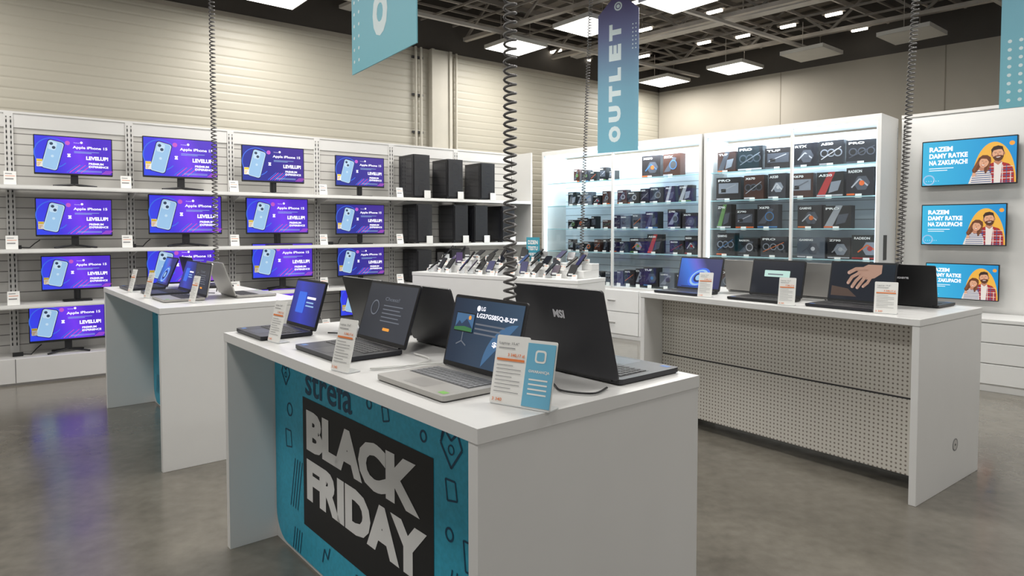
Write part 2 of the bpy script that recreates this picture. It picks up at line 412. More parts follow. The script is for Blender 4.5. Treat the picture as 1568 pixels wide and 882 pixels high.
# ------------------------------------------------------------ counters
CT={'main':((-.0775,1.4759),.6998),'left':((-2.0075,3.7591),.6992),'right':((2.0353,3.2906),.6536)}
CL,CW,CH=1.834,.8556,.95
perf=M_dots('perforated_panel',(208,204,195),(128,120,109),.024,.22)
teal=M('banner_teal',(54,170,200),.45,var=.1,scale=60); teal2=M('banner_teal_dark',(20,70,98),.5); bk=M('banner_black',(28,28,30),.55); bw=M('banner_white',(232,232,230),.55)
def cw(k,u,v):
    (x,y),t=CT[k]; return (x-math.sin(t)*u+math.cos(t)*v, y+math.cos(t)*u+math.sin(t)*v)
def counter(k,style):
    (ox,oy),t=CT[k]; mb=MB(); T=.036
    mb.box(-CL,0,0,CW,CH-T,CH,white)
    mb.box(-T-.002,-.002,.002,CW-.002,0,CH-T-.001,white); mb.box(-CL+.002,-CL+T+.002,.002,CW-.002,0,CH-T-.001,white)
    TT=mb.T; mb.T=Matrix.Translation((-.0015,.5,.2))@Matrix.Rotation(R(90),4,'Z'); mb.disc(0,.02,.032,edge,1,24); mb.ring(0,.02,.034,.006,inkg,2); mb.disc(0,.02,.008,dgrey,3,4); mb.T=TT
    xa,xb=-CL+T+.003,-T-.003
    pv=.207 if style=='banner' else .33
    if style=='perf':
        mb.box(xa,xb,.2,.215,.5,CH-T,perf); mb.box(xa,xb,.2,.215,.08,.49,perf); mb.box(xa,xb,.206,.214,.49,.5,dgrey)
        mb.box(xa,xb,.215,CW-.15,.08,.1,white)
    else:
        mb.box(xa,xb,pv+.003,pv+.018,.0,CH-T,white)
    mb.box(xa,xb,.5,.512,.1,CH-T,white)
    mb.box(xa,xb,.512,CW-.02,.45,.468,white)
    if style!='perf':
        mb.T=Matrix.Translation((0,pv,0))
        r=.12; xl,xr,zb,zt=xa+.004,xb-.004,.015,CH-T-.004
        P=[(xr,zb),(xr,zt),(xl,zt)]+[(xl+r-r*math.cos(R(a)),zb+r-r*math.sin(R(a))) for a in range(0,91,15)]
        mb.flat(P,teal,1)
        def hatch(x,z,s):
            for i in range(4): mb.line(x+i*.025,z,x+i*.025+s*.25,z+s,.006,teal2,3)
        if style=='banner':
            mb.rect(-1.478,.165,.985,.54,bk,3)
            mb.text('BLACK',-1.44,.49,.87,.17,bw,5,.06); mb.text('FRIDAY',-1.44,.285,.91,.17,bw,5,.06)
            mb.text('strefa',-1.45,.72,.42,.12,teal2,3,.012)
            hatch(-1.62,.2,.22); hatch(-1.6,.02,.1); hatch(-.42,.3,.1)
            for (x,z,rx) in ((-1.62,.62,.03),(-.41,.5,.022),(-.3,.3,.03),(-.55,.76,.02),(-.18,.2,.025),(-.9,.79,.02)): mb.ring(x,z,rx,.007,teal2,3)
            for (x,z,a) in ((-1.66,.45,.06),(-.42,.6,.05),(-.42,.18,.1),(-.33,.42,.07),(-1.0,.06,.06),(-.7,.07,.05),(-.8,.75,.04)):
                mb.path([(x,z),(x+a,z+.01),(x+a-.01,z+a*1.3),(x-.01,z+a*1.25)],.006,teal2,3,True)
            for (x,z,s_) in ((-1.66,.72,.09),(-.4,.7,.11),(-.22,.55,.1)):
                mb.path([(x,z),(x-s_*.5,z+s_*.6),(x-s_*.3,z+s_),(x,z+s_*.75),(x+s_*.3,z+s_),(x+s_*.5,z+s_*.6)],.008,teal2,3,True)
                mb.ring(x,z+s_*.5,s_*.15,.005,teal2,3,12)
            for (x,z) in ((-1.3,.07),(-.85,.08),(-.45,.78)): mb.path([(x,z),(x+.02,z+.06),(x+.05,z+.03),(x+.07,z+.08)],.008,teal2,3)
        else:
            for i in range(5): hatch(-1.7+i*.33,.1+.12*i,.15); mb.ring(-1.65+i*.3,.75-.1*i,.03,.006,teal2,3)
        mb.T=Matrix()
    return mb.build('display_counter',(ox,oy,0),t-math.pi/2,.0025)
counter('main','banner'); counter('left','plain'); counter('right','perf')

# ------------------------------------------------------------ laptops
scr_dark=M('screen_dark',(38,42,52),emit=.6,rough=.2)
sc_lg=M_grad('screen_promo_slate',[(0,(26,42,64)),(1,(54,78,102))],0,-.17,.17,.9); sc_hp=M_grad('screen_dim_slate',[(0,(40,46,58)),(1,(62,66,76))],0,-.17,.17,.7)
sc_bl=M_grad('screen_blue_wallpaper',[(0,(16,40,120)),(.5,(40,110,215)),(.75,(90,90,200)),(1,(20,30,90))],0,-.17,.17,1,diag=.6)
sc_pu=M_grad('screen_purple_wallpaper',[(0,(20,26,80)),(.5,(46,60,190)),(1,(30,40,110))],0,-.17,.17,.9,diag=.4)
skin=M('screen_skin',(190,150,130),emit=.65); skin2=M('screen_skin_shadow',(130,92,78),emit=.5); sg=M('screen_green',(60,120,70),emit=.8); org=M('screen_orange',(240,160,60),emit=.9); lmint=M('screen_mint',(190,225,215),emit=.85); sgrey=M('screen_grey',(110,115,125),emit=.8)
steelb=M('screen_steel',(70,110,150),emit=.8); navyd=M('screen_mountain',(40,60,90),emit=.8)
def art_lg(mb,w,h):
    mb.disc(w*.46,.004,.14,steelb,2,24,a0=90,a1=180)
    mb.text('LG',-w*.08,h*.84,None,.013,W_,3,.03); mb.disc(-w*.12,h*.87,.009,W_,3,12)
    mb.text('LG27GS85Q-B-27"',-w*.13,h*.72,w*.56,.017,W_,3,.03)
    mb.rect(-w*.44,h*.48,w*.29,h*.3,black,3); mb.rect(-w*.43,h*.495,w*.27,h*.27,steelb,4); mb.disc(-w*.22,h*.71,.007,org,5,12)
    mb.flat([(-w*.43,h*.53),(-w*.37,h*.65),(-w*.33,h*.6),(-w*.26,h*.69),(-w*.16,h*.55),(-w*.16,h*.52),(-w*.43,h*.52)],navyd,6); mb.flat([(-w*.43,h*.495),(-w*.16,h*.495),(-w*.16,h*.55),(-w*.28,h*.57),(-w*.43,h*.54)],sg,7)
    mb.line(-w*.295,h*.48,-w*.295,h*.33,.004,sgrey,3); mb.line(-w*.37,h*.28,-w*.295,h*.34,.004,sgrey,3); mb.line(-w*.22,h*.28,-w*.295,h*.34,.004,sgrey,3)
    for i in range(3): mb.rect(-w*.13,h*(.62-i*.07),w*(.42-.05*i),.005,sgrey,3)
    mb.text('$2,4!',w*.16,h*.33,w*.24,.018,W_,4,.03)
def art_hp(mb,w,h):
    mb.text('Chcesz?',-w*.1,h*.7,w*.3,.014,sgrey,3,.01)
    for i in range(5): mb.rect(-w*.1,h*(.6-i*.07),w*(.4-.04*(i%2)),.004,sgrey,3)
    mb.flat(rrect(w*.0,h*.16,w*.14,.011,.004),org,3); mb.ring(-w*.28,h*.55,.03,.005,sgrey,3)
def art_bl(mb,w,h):
    for i in range(5): mb.disc(0,h*.35,.1-.018*i,[MB_,LB,MB_,NV,LB][i],2+i,20,rz=.06-.01*i,rot=.5)
    mb.rect(-w*.4,.004,w*.8,.006,NV,3)
def art_pu(mb,w,h):
    mb.flat(rrect(-w*.3,h*.25,w*.28,h*.5,.006),MB_,3); mb.rect(w*.02,h*.6,w*.3,.01,W_,3); mb.rect(w*.02,h*.5,w*.25,.006,LB,3); mb.rect(w*.02,h*.42,w*.28,.006,LB,3)
def art_box(mb,w,h): mb.flat(rrect(-w*.25,h*.52,w*.5,h*.2,.004),lmint,3); mb.rect(-w*.18,h*.58,w*.3,.008,sgrey,4)
nail=M('screen_nail',(212,176,164),emit=.65); brn=M('screen_brown',(90,70,60),emit=.6)
def art_hand(mb,w,h):
    P=[(w*.3,h*.98),(w*.08,h*.98),(w*-.02,h*.88),(-w*.08,h*.76),(-w*.04,h*.64),(w*.08,h*.57),(w*.2,h*.62),(w*.3,h*.75)]
    mb.flat(P,skin,3)
    def finger(p,r,ly):
        p=[(a-.1,b) for a,b in p]
        for (a,b),(c_,d_) in zip(p,p[1:]): mb.line(w*a,h*b,w*c_,h*d_,r*2,skin,ly)
        for a,b in p: mb.disc(w*a,h*b,r,skin,ly,12)
        for (a,b),(c_,d_) in zip(p,p[1:]): mb.line(w*a+r*.8,h*b-r*.6,w*c_+r*.8,h*d_-r*.6,.0018,skin2,ly+1)
        a,b=p[-1]; mb.disc(w*a-r*.2,h*b-r*.1,r*.5,nail,ly+2,10,rz=r*.7)
    finger([(.24,.62),(.2,.48),(.14,.38)],.0085,4)
    finger([(.16,.64),(.1,.48),(.05,.34)],.0095,5)
    finger([(.1,.68),(.02,.52),(-.03,.36)],.01,6)
    finger([(.06,.74),(-.05,.62),(-.1,.46)],.01,7)
    finger([(.16,.86),(.0,.84),(-.1,.74)],.0115,8)
    mb.flat([(-w*.47,.02),(-w*.05,.02),(-w*.2,h*.3),(-w*.47,h*.36)],brn,2)
def laptop(k,u,v,face,w=.36,d=.245,tilt=14,body=dark,lidm=None,scr=None,art=None,logo=None,keys=keyb,lh=None,rot=0):
    lidm=lidm or body; scr=scr or scr_dark; lh=lh or w*.645
    mb=MB()
    mb.slabz(-w/2,w/2,-d,0,.003,.017,.012,body); mb.slabz(-w/2+.004,w/2-.004,-d+.004,-.004,.0,.003,.01,black)
    kx0,kx1=-w/2+.03,w/2-.03; ky1=-.035; ky0=-d*.56; nx,ny=15,5
    mb.box(kx0-.004,kx1+.004,ky0-.004,ky1+.004,.0165,.0174,keyb if keys is not keyb else black)
    for i in range(nx):
        for j in range(ny):
            if j==0 and 4<=i<=8:
                if i==4:
                    mb.box(kx0+(kx1-kx0)*4/nx+.001,kx0+(kx1-kx0)*9/nx-.001,ky0+.001,ky0+(ky1-ky0)/ny-.0015,.0174,.0192,keys,.0008)
                continue
            a=kx0+(kx1-kx0)*i/nx; b=ky0+(ky1-ky0)*j/ny
            mb.box(a+.001,a+(kx1-kx0)/nx-.001,b+.001,b+(ky1-ky0)/ny-.0015,.0174,.0192,keys,.0008)
    tp=rrect(-.055,-d+.018,.11,d*.3,.006); mb.add([(x,y,.0173) for x,y in tp],[tuple(range(len(tp)))],M('touchpad_'+body.name,(60,61,64) if body is not silver else (160,158,155),.3))
    sx=-w/2+.02 if body is not silver else w/2-.05
    mb.add([(sx,-d+.015,.0174),(sx+.03,-d+.015,.0174),(sx+.03,-d+.035,.0174),(sx,-d+.035,.0174)],[(0,1,2,3)],M('sticker_green',(110,180,60),.5) if body is silver else M('sticker_blue',(60,110,180),.5))
    mb.cyl((-w*.42,0,.014),(w*.42,0,.014),.007,black,10)
    T=Matrix.Translation((0,.004,.016))@Matrix.Rotation(-R(tilt),4,'X'); mb.T=T
    mb.slab(w,lh,0,.007,.01,lidm,0,0)
    mb.flat(rrect(-w/2+.002,.002,w-.004,lh-.004,.009),black,1)
    mb.T=T@Matrix.Translation((0,-.0008,.016)); sh=lh-.026; sw=w-.016
    mb.rect(-sw/2,0,sw,sh,scr,1)
    if art: art(mb,sw,sh)
    if logo:
        mb.T=T@Matrix.Translation((0,.0075,0))@Matrix.Rotation(math.pi,4,'Z'); tx,hh=logo
        V=txtmesh(tx,.04); ww=V[2]*hh/V[3]; mb.text(tx,-ww/2,lh*.64,None,hh,M('logo_silver',(225,225,230),.3),1,.04)
    mb.T=Matrix(); x,y=cw(k,u,v); t=CT[k][1]
    return mb.build('laptop',(x,y,CH+.001),t+(-math.pi/2 if face=='L' else math.pi/2)+rot)
laptop('main',1.655,.265,'L',w=.315,d=.22,scr=sc_pu,art=art_pu,body=dark,lh=.215,tilt=16)
laptop('main',1.06,.33,'L',w=.37,d=.25,scr=sc_hp,art=art_hp,tilt=18)
laptop('main',.41,.30,'L',w=.355,d=.235,scr=sc_lg,art=art_lg,body=silver,lidm=dgrey,keys=keyg,tilt=14)
laptop('main',.255,.56,'R',w=.385,d=.28,body=M('laptop_graphite',(56,56,60),.38,metal=.3),logo=('MSI',.026),tilt=15,lh=.272)
laptop('main',.92,.52,'R',w=.36,d=.25,body=M('laptop_charcoal',(40,40,44),.4),tilt=18,lh=.235)
laptop('main',1.42,.52,'R',w=.36,d=.25,body=black,tilt=16)
laptop('left',1.5,.33,'L',w=.36,d=.25,scr=sc_bl,art=art_bl,tilt=22)
laptop('left',.95,.36,'L',w=.34,d=.24,scr=sc_pu,art=art_pu,tilt=18)
laptop('left',.46,.33,'L',w=.34,d=.24,scr=scr_dark,art=art_hp,tilt=10,body=silver)
laptop('left',.46,.52,'R',w=.36,d=.26,body=silver,tilt=20)
laptop('left',1.35,.53,'R',w=.35,d=.25,body=black,tilt=12)
laptop('right',1.58,.31,'L',w=.37,d=.25,scr=sc_bl,art=art_bl)
laptop('right',.99,.33,'L',w=.37,d=.25,art=art_box,tilt=12,body=black)
laptop('right',.47,.36,'L',w=.38,d=.26,scr=scr_dark,art=art_hand,tilt=12)
laptop('right',1.32,.55,'R',w=.34,d=.24,body=silver,tilt=10)
laptop('right',.86,.56,'R',w=.34,d=.24,body=silver,tilt=10)
laptop('right',.31,.58,'R',w=.36,d=.26,body=black,logo=('GIGABYTE',.012),tilt=10)

acr=M('acrylic_clear',(225,228,228),.2)
def tag(k,u,v,rot=0,blue=False,w=.095,h=.165):
    mb=MB()
    mb.slabz(-w/2,w/2,-.0,.05,0,.003,.006,acr)
    mb.T=Matrix.Rotation(-R(14),4,'X'); mb.slab(w,h,0,.003,.005,paper,0,.002)
    mb.T=mb.T@Matrix.Translation((0,-.0003,0))
    if blue:
        mb.rect(-w/2+.002,.006,w-.004,h-.012,bluec,2); mb.flat(rrect(-.016,h*.68,.032,.032,.008),paper,3); mb.flat(rrect(-.011,h*.68+.005,.022,.022,.005),bluec,4)
        mb.text('GWARANCJA',-w*.36,h*.52,w*.72,.009,paper,3,.03)
        for i in range(4): mb.rect(-w*.32,h*(.42-.07*i),w*.64,.004,paper,3)
    else:
        mb.text('Laptop 15,6"',-w*.4,h*.87,w*.6,.008,inkg,3,.01); mb.rect(-w*.4,h*.82,w*.5,.002,inkg,3)
        mb.text('3 340,17 zl',-w*.1,h*.7,w*.5,.009,orange,3,.02); mb.rect(-w*.42,h*.64,w*.84,.006,orange,3)
        for i in range(8): mb.rect(-w*.4,h*(.57-.055*i),w*(.75 if i%3 else .5),.0015,inkg,3)
        mb.text('3 340',-w*.42,h*.05,w*.3,.008,orange,3,.01)
    mb.T=Matrix(); x,y=cw(k,u,v); mb.build('price_tag_stand',(x,y,CH+.001),CT[k][1]-math.pi/2+rot)
tag('main',1.44,.07,.1); tag('main',.76,.028,.15); tag('main',.115,.175,.3,w=.1,h=.175); tag('main',.03,.2,.3,True,w=.085,h=.17)
tag('left',1.22,.07,.1); tag('left',.69,.07,.15); tag('left',.2,.22,.1)
tag('right',1.33,.06,.3); tag('right',.74,.04,.3); tag('right',.21,.1,.3,w=.11,h=.17)

# ------------------------------------------------------------ coiled cables
cab=M('cable_grey',(96,94,92),.45)
def coil(px,py,tx,ty,zb,r=.018,pitch=.026,tail=.12,zt=4.2):
    pts=[]; zc0=zb+tail; nt=int((zt-.0-zc0)/pitch); n=10
    pts.append((px,py,zb))
    for i in range(nt*n+1):
        f=i/(nt*n); z=zc0+(zt-zc0)*f; fr=(z-zb)/(zt-zb); a=2*math.pi*i/n
        x=px+(tx-px)*fr; y=py+(ty-py)*fr
        pts.append((x+r*math.cos(a),y+r*math.sin(a),z))
    tube('coiled_security_cable',pts,.0042,cab,2)
x,y=cw('main',.40,.43); coil(x,y,x,y+.0,.96,.018,.027,.1)
x,y=cw('left',.76,.53); coil(x,y,x,y,.96,.017,.027)
x,y=cw('right',.40,.70); coil(x,y,x+.13,y,.96,.018,.025,.1)
coil(.66,6.35,.78,6.5,1.05,.017,.027)
wirem=M('cable_black',(25,25,27),.5)
def wire(pts,k,m=None):
    P=[Vector((*cw(k,u,v),CH+.006)) for u,v in pts]; out=[]
    for i in range(len(P)-1):
        p0=P[max(i-1,0)];p1=P[i];p2=P[i+1];p3=P[min(i+2,len(P)-1)]
        for j in range(8):
            t=j/8; out.append(.5*((2*p1)+(-p0+p2)*t+(2*p0-5*p1+4*p2-p3)*t*t+(-p0+3*p1-3*p2+p3)*t**3))
    out.append(P[-1]); return tube('charging_cable',[tuple(p) for p in out],.003,m or wirem)
wire([(.06,.5),(.04,.42),(.12,.38),(.2,.42),(.3,.43)],'main'); wire([(.68,.4),(.64,.46),(.55,.42),(.45,.45)],'main')
wire([(1.3,.4),(1.25,.44),(1.3,.5)],'main'); wire([(1.5,.33),(1.42,.38),(1.35,.33),(1.3,.36)],'main')
wire([(.85,.36),(.72,.34),(.68,.2),(.72,.12),(.66,.3),(.62,.44)],'main',M('cable_white',(215,215,212),.5))
wire([(.7,.5),(.8,.45),(.9,.5)],'left'); wire([(.6,.5),(.7,.45),(.75,.52)],'right')

# ------------------------------------------------------------ phone counter
PC=(.58,5.82); pa=math.atan2(-1.24,1.65)
mb=MB(); PL,PW=2.06,.5
mb.box(-PL,0,0,PW,.914,.95,white); mb.box(-PL+.003,-.003,.003,PW-.003,0,.914,white)
mb.box(-PL+.06,-.06,.2,PW-.02,.95,1.02,white)
mb.box(-PL+.06,-.06,.34,PW-.02,1.02,1.08,white)
mb.build('phone_display_table',(*PC,0),pa,.003)
mb=MB(); gp=M_grad('phone_screen_gradient',[(0,(40,60,120)),(.3,(120,80,130)),(.6,(40,90,160)),(1,(170,140,110))],0,-2,0,.6)
acw=M('phone_stand_acrylic',(225,228,230),.25)
for row,(yy,zz,nn) in enumerate(((.1,.951,14),(.26,1.021,14),(.37,1.081,13))):
    for i in range(nn):
        x=-PL+.1+i*(PL-.18)/nn+.06+random.uniform(-.03,.03); T=Matrix.Translation((x,yy,zz))@Matrix.Rotation(random.uniform(-.9,.9),4,'Z')
        mb.T=T; mb.box(-.02,.02,0,.05,0,.05,acw)
        mb.T=T@Matrix.Translation((0,-.005,.03))@Matrix.Rotation(-R(random.uniform(35,62)),4,'X')
        body=random.choice([black,black,black,dark]); mb.slab(.073,.15,0,.009,.012,body)
        mb.flat(rrect(-.033,.004,.066,.142,.01),random.choice([black,black,gp,scr_dark,NV,scr_dark,black]),1)
        mb.T=T@Matrix.Translation((.05,-.03,0))@Matrix.Rotation(-R(15),4,'X'); mb.box(-.025,.025,0,.002,0,.045,paper); mb.rect(-.018,.03,.03,.005,orange,1)
mb.build('smartphones_on_stands',(*PC,0),pa)
mb=MB(); mb.box(-.08,.08,0,.004,0,.24,M('sign_teal',(60,150,170),.5)); mb.box(-.08,.08,0,.03,-.0,.004,white)
mb.text('DZIEN',-.06,.17,.12,.04,bw,2,.04); mb.text('TESTU',-.06,.11,.12,.04,bw,2,.04); mb.text('JEST!',-.06,.05,.12,.035,bw,2,.04)
mb.build('counter_sign',(PC[0]-.8*math.cos(pa)-.448*math.sin(pa),PC[1]-.8*math.sin(pa)+.448*math.cos(pa),1.081),pa)

# ------------------------------------------------------------ glass cabinets
def M_glass():
    m=bpy.data.materials.new('cabinet_glass'); m.use_nodes=True; nt=m.node_tree; nt.nodes.clear()
    o=nt.nodes.new('ShaderNodeOutputMaterial'); mx=nt.nodes.new('ShaderNodeMixShader'); t=nt.nodes.new('ShaderNodeBsdfTransparent'); g=nt.nodes.new('ShaderNodeBsdfGlossy')
    g.inputs['Roughness'].default_value=.03; t.inputs[0].default_value=(.93,.97,.98,1); mx.inputs[0].default_value=.08
    nt.links.new(t.outputs[0],mx.inputs[1]); nt.links.new(g.outputs[0],mx.inputs[2]); nt.links.new(mx.outputs[0],o.inputs[0]); return m
glass=M_glass(); gedge=M('glass_shelf_edge',(165,205,212),.2); led=M('led_strip_emission',(225,240,255),emit=5)
slat2=M_stripe('cabinet_slatwall',(208,218,225),(150,158,164),2,.1,.1,.5)
SH=[.68,1.10,1.41,1.73,2.05]
cols=[(16,16,19),(20,20,24),(26,28,34),(16,18,28),(24,24,24),(34,31,34),(22,28,28),(38,38,44),(84,90,100),(22,22,24),(60,34,26)]
fr=[M('box_print_%d'%i,c,.35) for i,c in enumerate(cols)]
acc=[M('box_accent_%d'%i,c,.4) for i,c in enumerate([(214,98,38),(205,105,45),(170,170,176),(165,42,42),(60,110,160),(185,185,190),(95,98,106),(90,130,66),(120,124,132),(70,74,84),(150,152,158)])]
bga=M('box_grey_art',(70,74,84),.4); bgb=M('box_silver_art',(130,135,145),.35)
def product(mb,x,y,z,w,h,d):
    f=random.choice(fr); a=random.choice(acc); a2=random.choice(acc); g=random.choice([bga,bga,bgb]); T=mb.T
    mb.T=T@Matrix.Translation((x,y,z))@Matrix.Rotation(random.uniform(-.12,.12),4,'Z'); mb.box(-w/2,w/2,0,d,0,h,f)
    k=random.random()
    if k<.25:
        mb.flat([(-w*.45,h*.2),(-w*.1,h*.2),(w*.3,h*.8),(w*.1,h*.85)],g,2); mb.disc(w*.1,h*.5,min(w,h)*.22,dgrey,3,14); mb.ring(w*.1,h*.5,min(w,h)*.22,.01,a,4,14)
    elif k<.45:
        for q in range(3): mb.disc(-w*.28+w*.28*q,h*.5,min(w,h)*.17,g,2,14); mb.disc(-w*.28+w*.28*q,h*.5,min(w,h)*.12,black,3,14)
        mb.line(-w*.4,h*.25,w*.4,h*.72,h*.03,a,4)
    elif k<.65:
        mb.rect(-w*.4,h*.3,w*.8,h*.45,g,2); mb.line(-w*.35,h*.38,w*.3,h*.68,h*.04,a,3); mb.rect(-w*.3,h*.35,w*.2,h*.15,black,3)
    elif k<.78:
        mb.flat([(-w*.5,h*.0),(-w*.2,0),(w*.2,h),(-w*.05,h)],a,2); mb.flat([(-w*.05,h*.15),(w*.3,h*.25),(w*.42,h*.65),(w*.05,h*.6)],g,3)
    else:
        mb.disc(w*.08,h*.45,min(w,h)*.3,g,2,6); mb.path([(-w*.3,h*.3),(0,h*.6),(w*.3,h*.35)],h*.05,a,3); mb.disc(w*.08,h*.45,min(w,h)*.1,a2,4,12)
    mb.text(random.choice(['RTX','B650','Z790','A520','PRO','TUF','X670','RADEON','GAMING']),-w*.42,h*.82,w*.5,h*.1,bw,5,.03)
    mb.rect(-w*.48,h*.03,w*random.choice([.3,.5,.96]),h*.06,a2,4)
    mb.T=T; mb.box(x-.03,x+.03,y-.03,y-.028,z-.02,z+.02,paper)
def cabinet(t0,t1,div,seed,stock):
    random.seed(seed); w=t1-t0; d=.5; mb=MB(); f=.035
    mb.box(0,w,0,d,0,.64,white)
    nd=max(2,round(w/.9))
    for i in range(nd):
        for z0,z1 in ((.06,.34),(.35,.62)):
            a=w*i/nd+.008;b=w*(i+1)/nd-.008; mb.box(a,b,-.018,0,z0,z1,white); mb.box((a+b)/2-.06,(a+b)/2+.06,-.032,-.018,(z0+z1)/2-.006,(z0+z1)/2+.006,silver)
    mb.box(0,w,0,d,.64,.66,whitem); mb.box(0,w,d-.02,d,.66,2.42,slat2)
    mb.box(0,f,0,d,.66,2.5,whitem); mb.box(w-f,w,0,d,.66,2.5,whitem); mb.box(f,w-f,0,d,2.44,2.5,whitem)
    for x in div:
        mb.box(x-t0-.012,x-t0+.012,-.004,.03,.66,2.44,whitem)
    for x in (f+.005,w-f-.017): mb.box(x,x+.012,.04,.055,.7,2.4,led)
    mb.box(f,w-f,.05,.08,2.425,2.44,led)
    for z in SH[1:]: mb.box(f,w-f,.06,d-.03,z-.01,z,glass); mb.box(f,w-f,.055,.06,z-.011,z,gedge)
    x,y=cpt(t0,0); root=bpy.data.objects.new('glass_display_cabinet',None); sc.collection.objects.link(root); root.location=(x,y,0); root.rotation_euler=(0,0,THR)
    mb.build('carcass',parent=root)
    g=MB(); g.add([(f,.01,.66),(w-f,.01,.66),(w-f,.01,2.44),(f,.01,2.44)],[(0,1,2,3)],glass); g.build('glass_door',parent=root)
    edges=[t0+f]+list(div)+[t1-f]
    for a,b in zip(edges,edges[1:]):
        l=bpy.data.lights.new('cabinet_light','AREA'); l.shape='RECTANGLE'; l.size=(b-a)*.9; l.size_y=.08; l.energy=21*(b-a); l.color=(.84,.93,1)
        o=bpy.data.objects.new('cabinet_light',l); sc.collection.objects.link(o); o.parent=root; o.location=((a+b)/2-t0,.09,2.41); o.rotation_euler=(R(25),0,0)
    sb=MB(); stock(sb,w); sb.build('boxed_electronics',parent=root)
def stock1(mb,w):
    for z in SH:
        x=.38 if z>1 else .3
        while x<w-.25:
            if z>2 and not(1.6<x<2.1) and not .45<x<1.15: x+=.1; continue
            small=x<1.3
            bw_=random.uniform(.08,.15) if small else random.uniform(.11,.22); h=random.uniform(.11,.19) if small else random.uniform(.15,.24)
            if z>2 and not small: bw_=.26; h=.27
            product(mb,x+bw_/2,.14,z+.002,bw_,h,.1); x+=bw_+random.uniform(.005,.06)
            if random.random()<.12: x+=.08
def stock2(mb,w):
    for z in SH:
        x=.1
        while x<w-.28:
            bw_=random.uniform(.18,.29); h=random.uniform(.2,.28)
            product(mb,x+bw_/2,.12,z+.002,bw_,h,.1); x+=bw_+random.uniform(.015,.05)
            if .86<x+.1<1.05: x=1.03
cabinet(0,2.53,(1.25,),3,stock1)
cabinet(2.56,4.42,(3.57,),5,stock2)

# ------------------------------------------------------------ right partition with ads
mb=MB()
mb.box(4.45,8.2,.0,.05,0,2.5,whitem); mb.box(4.45,8.2,-.01,.06,2.5,2.53,edge)
mb.box(4.46,4.5,-.02,0,.6,2.48,whitem); mb.box(4.475,4.485,-.022,-.02,.62,2.45,slots)
for x in (5.62,): mb.box(x,x+.05,-.02,0,.6,2.48,whitem); mb.box(x+.02,x+.03,-.022,-.02,.62,2.45,slots)
mb.build('partition_panel',(*cpt(0,-.5),0),THR)
mb=MB(); mb.box(4.45,8.2,0,.46,.0,.6,white); mb.box(4.45,8.2,-.02,.47,.6,.63,white)
for i in range(6):
    a=4.45+i*.62
    for z0,z1 in((.07,.24),(.25,.42),(.43,.59)): mb.box(a+.006,a+.612,-.018,0,z0,z1,white)
mb.build('low_storage_cabinet',(*cpt(0,-.005),0),THR,.002)
adg=M_grad('ad_cyan_gradient',[(0,(60,185,225)),(1,(20,140,205))],0,-.37,.37,1.0); ady=M('ad_yellow',(226,170,66),emit=1)
hair1=M('ad_hair_brown',(110,62,34),emit=.8); hair1b=M('ad_hair_highlight',(150,92,52),emit=.8); hair2=M('ad_hair_dark',(58,38,28),emit=.8); red=M('ad_red',(170,44,44),emit=.85); awh=M('ad_offwhite',(225,216,208),emit=.9); denim=M('ad_denim',(60,90,140),emit=.8); sk=M('ad_skin',(220,164,130),emit=.9); skd=M('ad_skin_shade',(190,130,102),emit=.85); lip=M('ad_lip',(180,80,80),emit=.8); beard=M('ad_beard',(92,54,34),emit=.8)
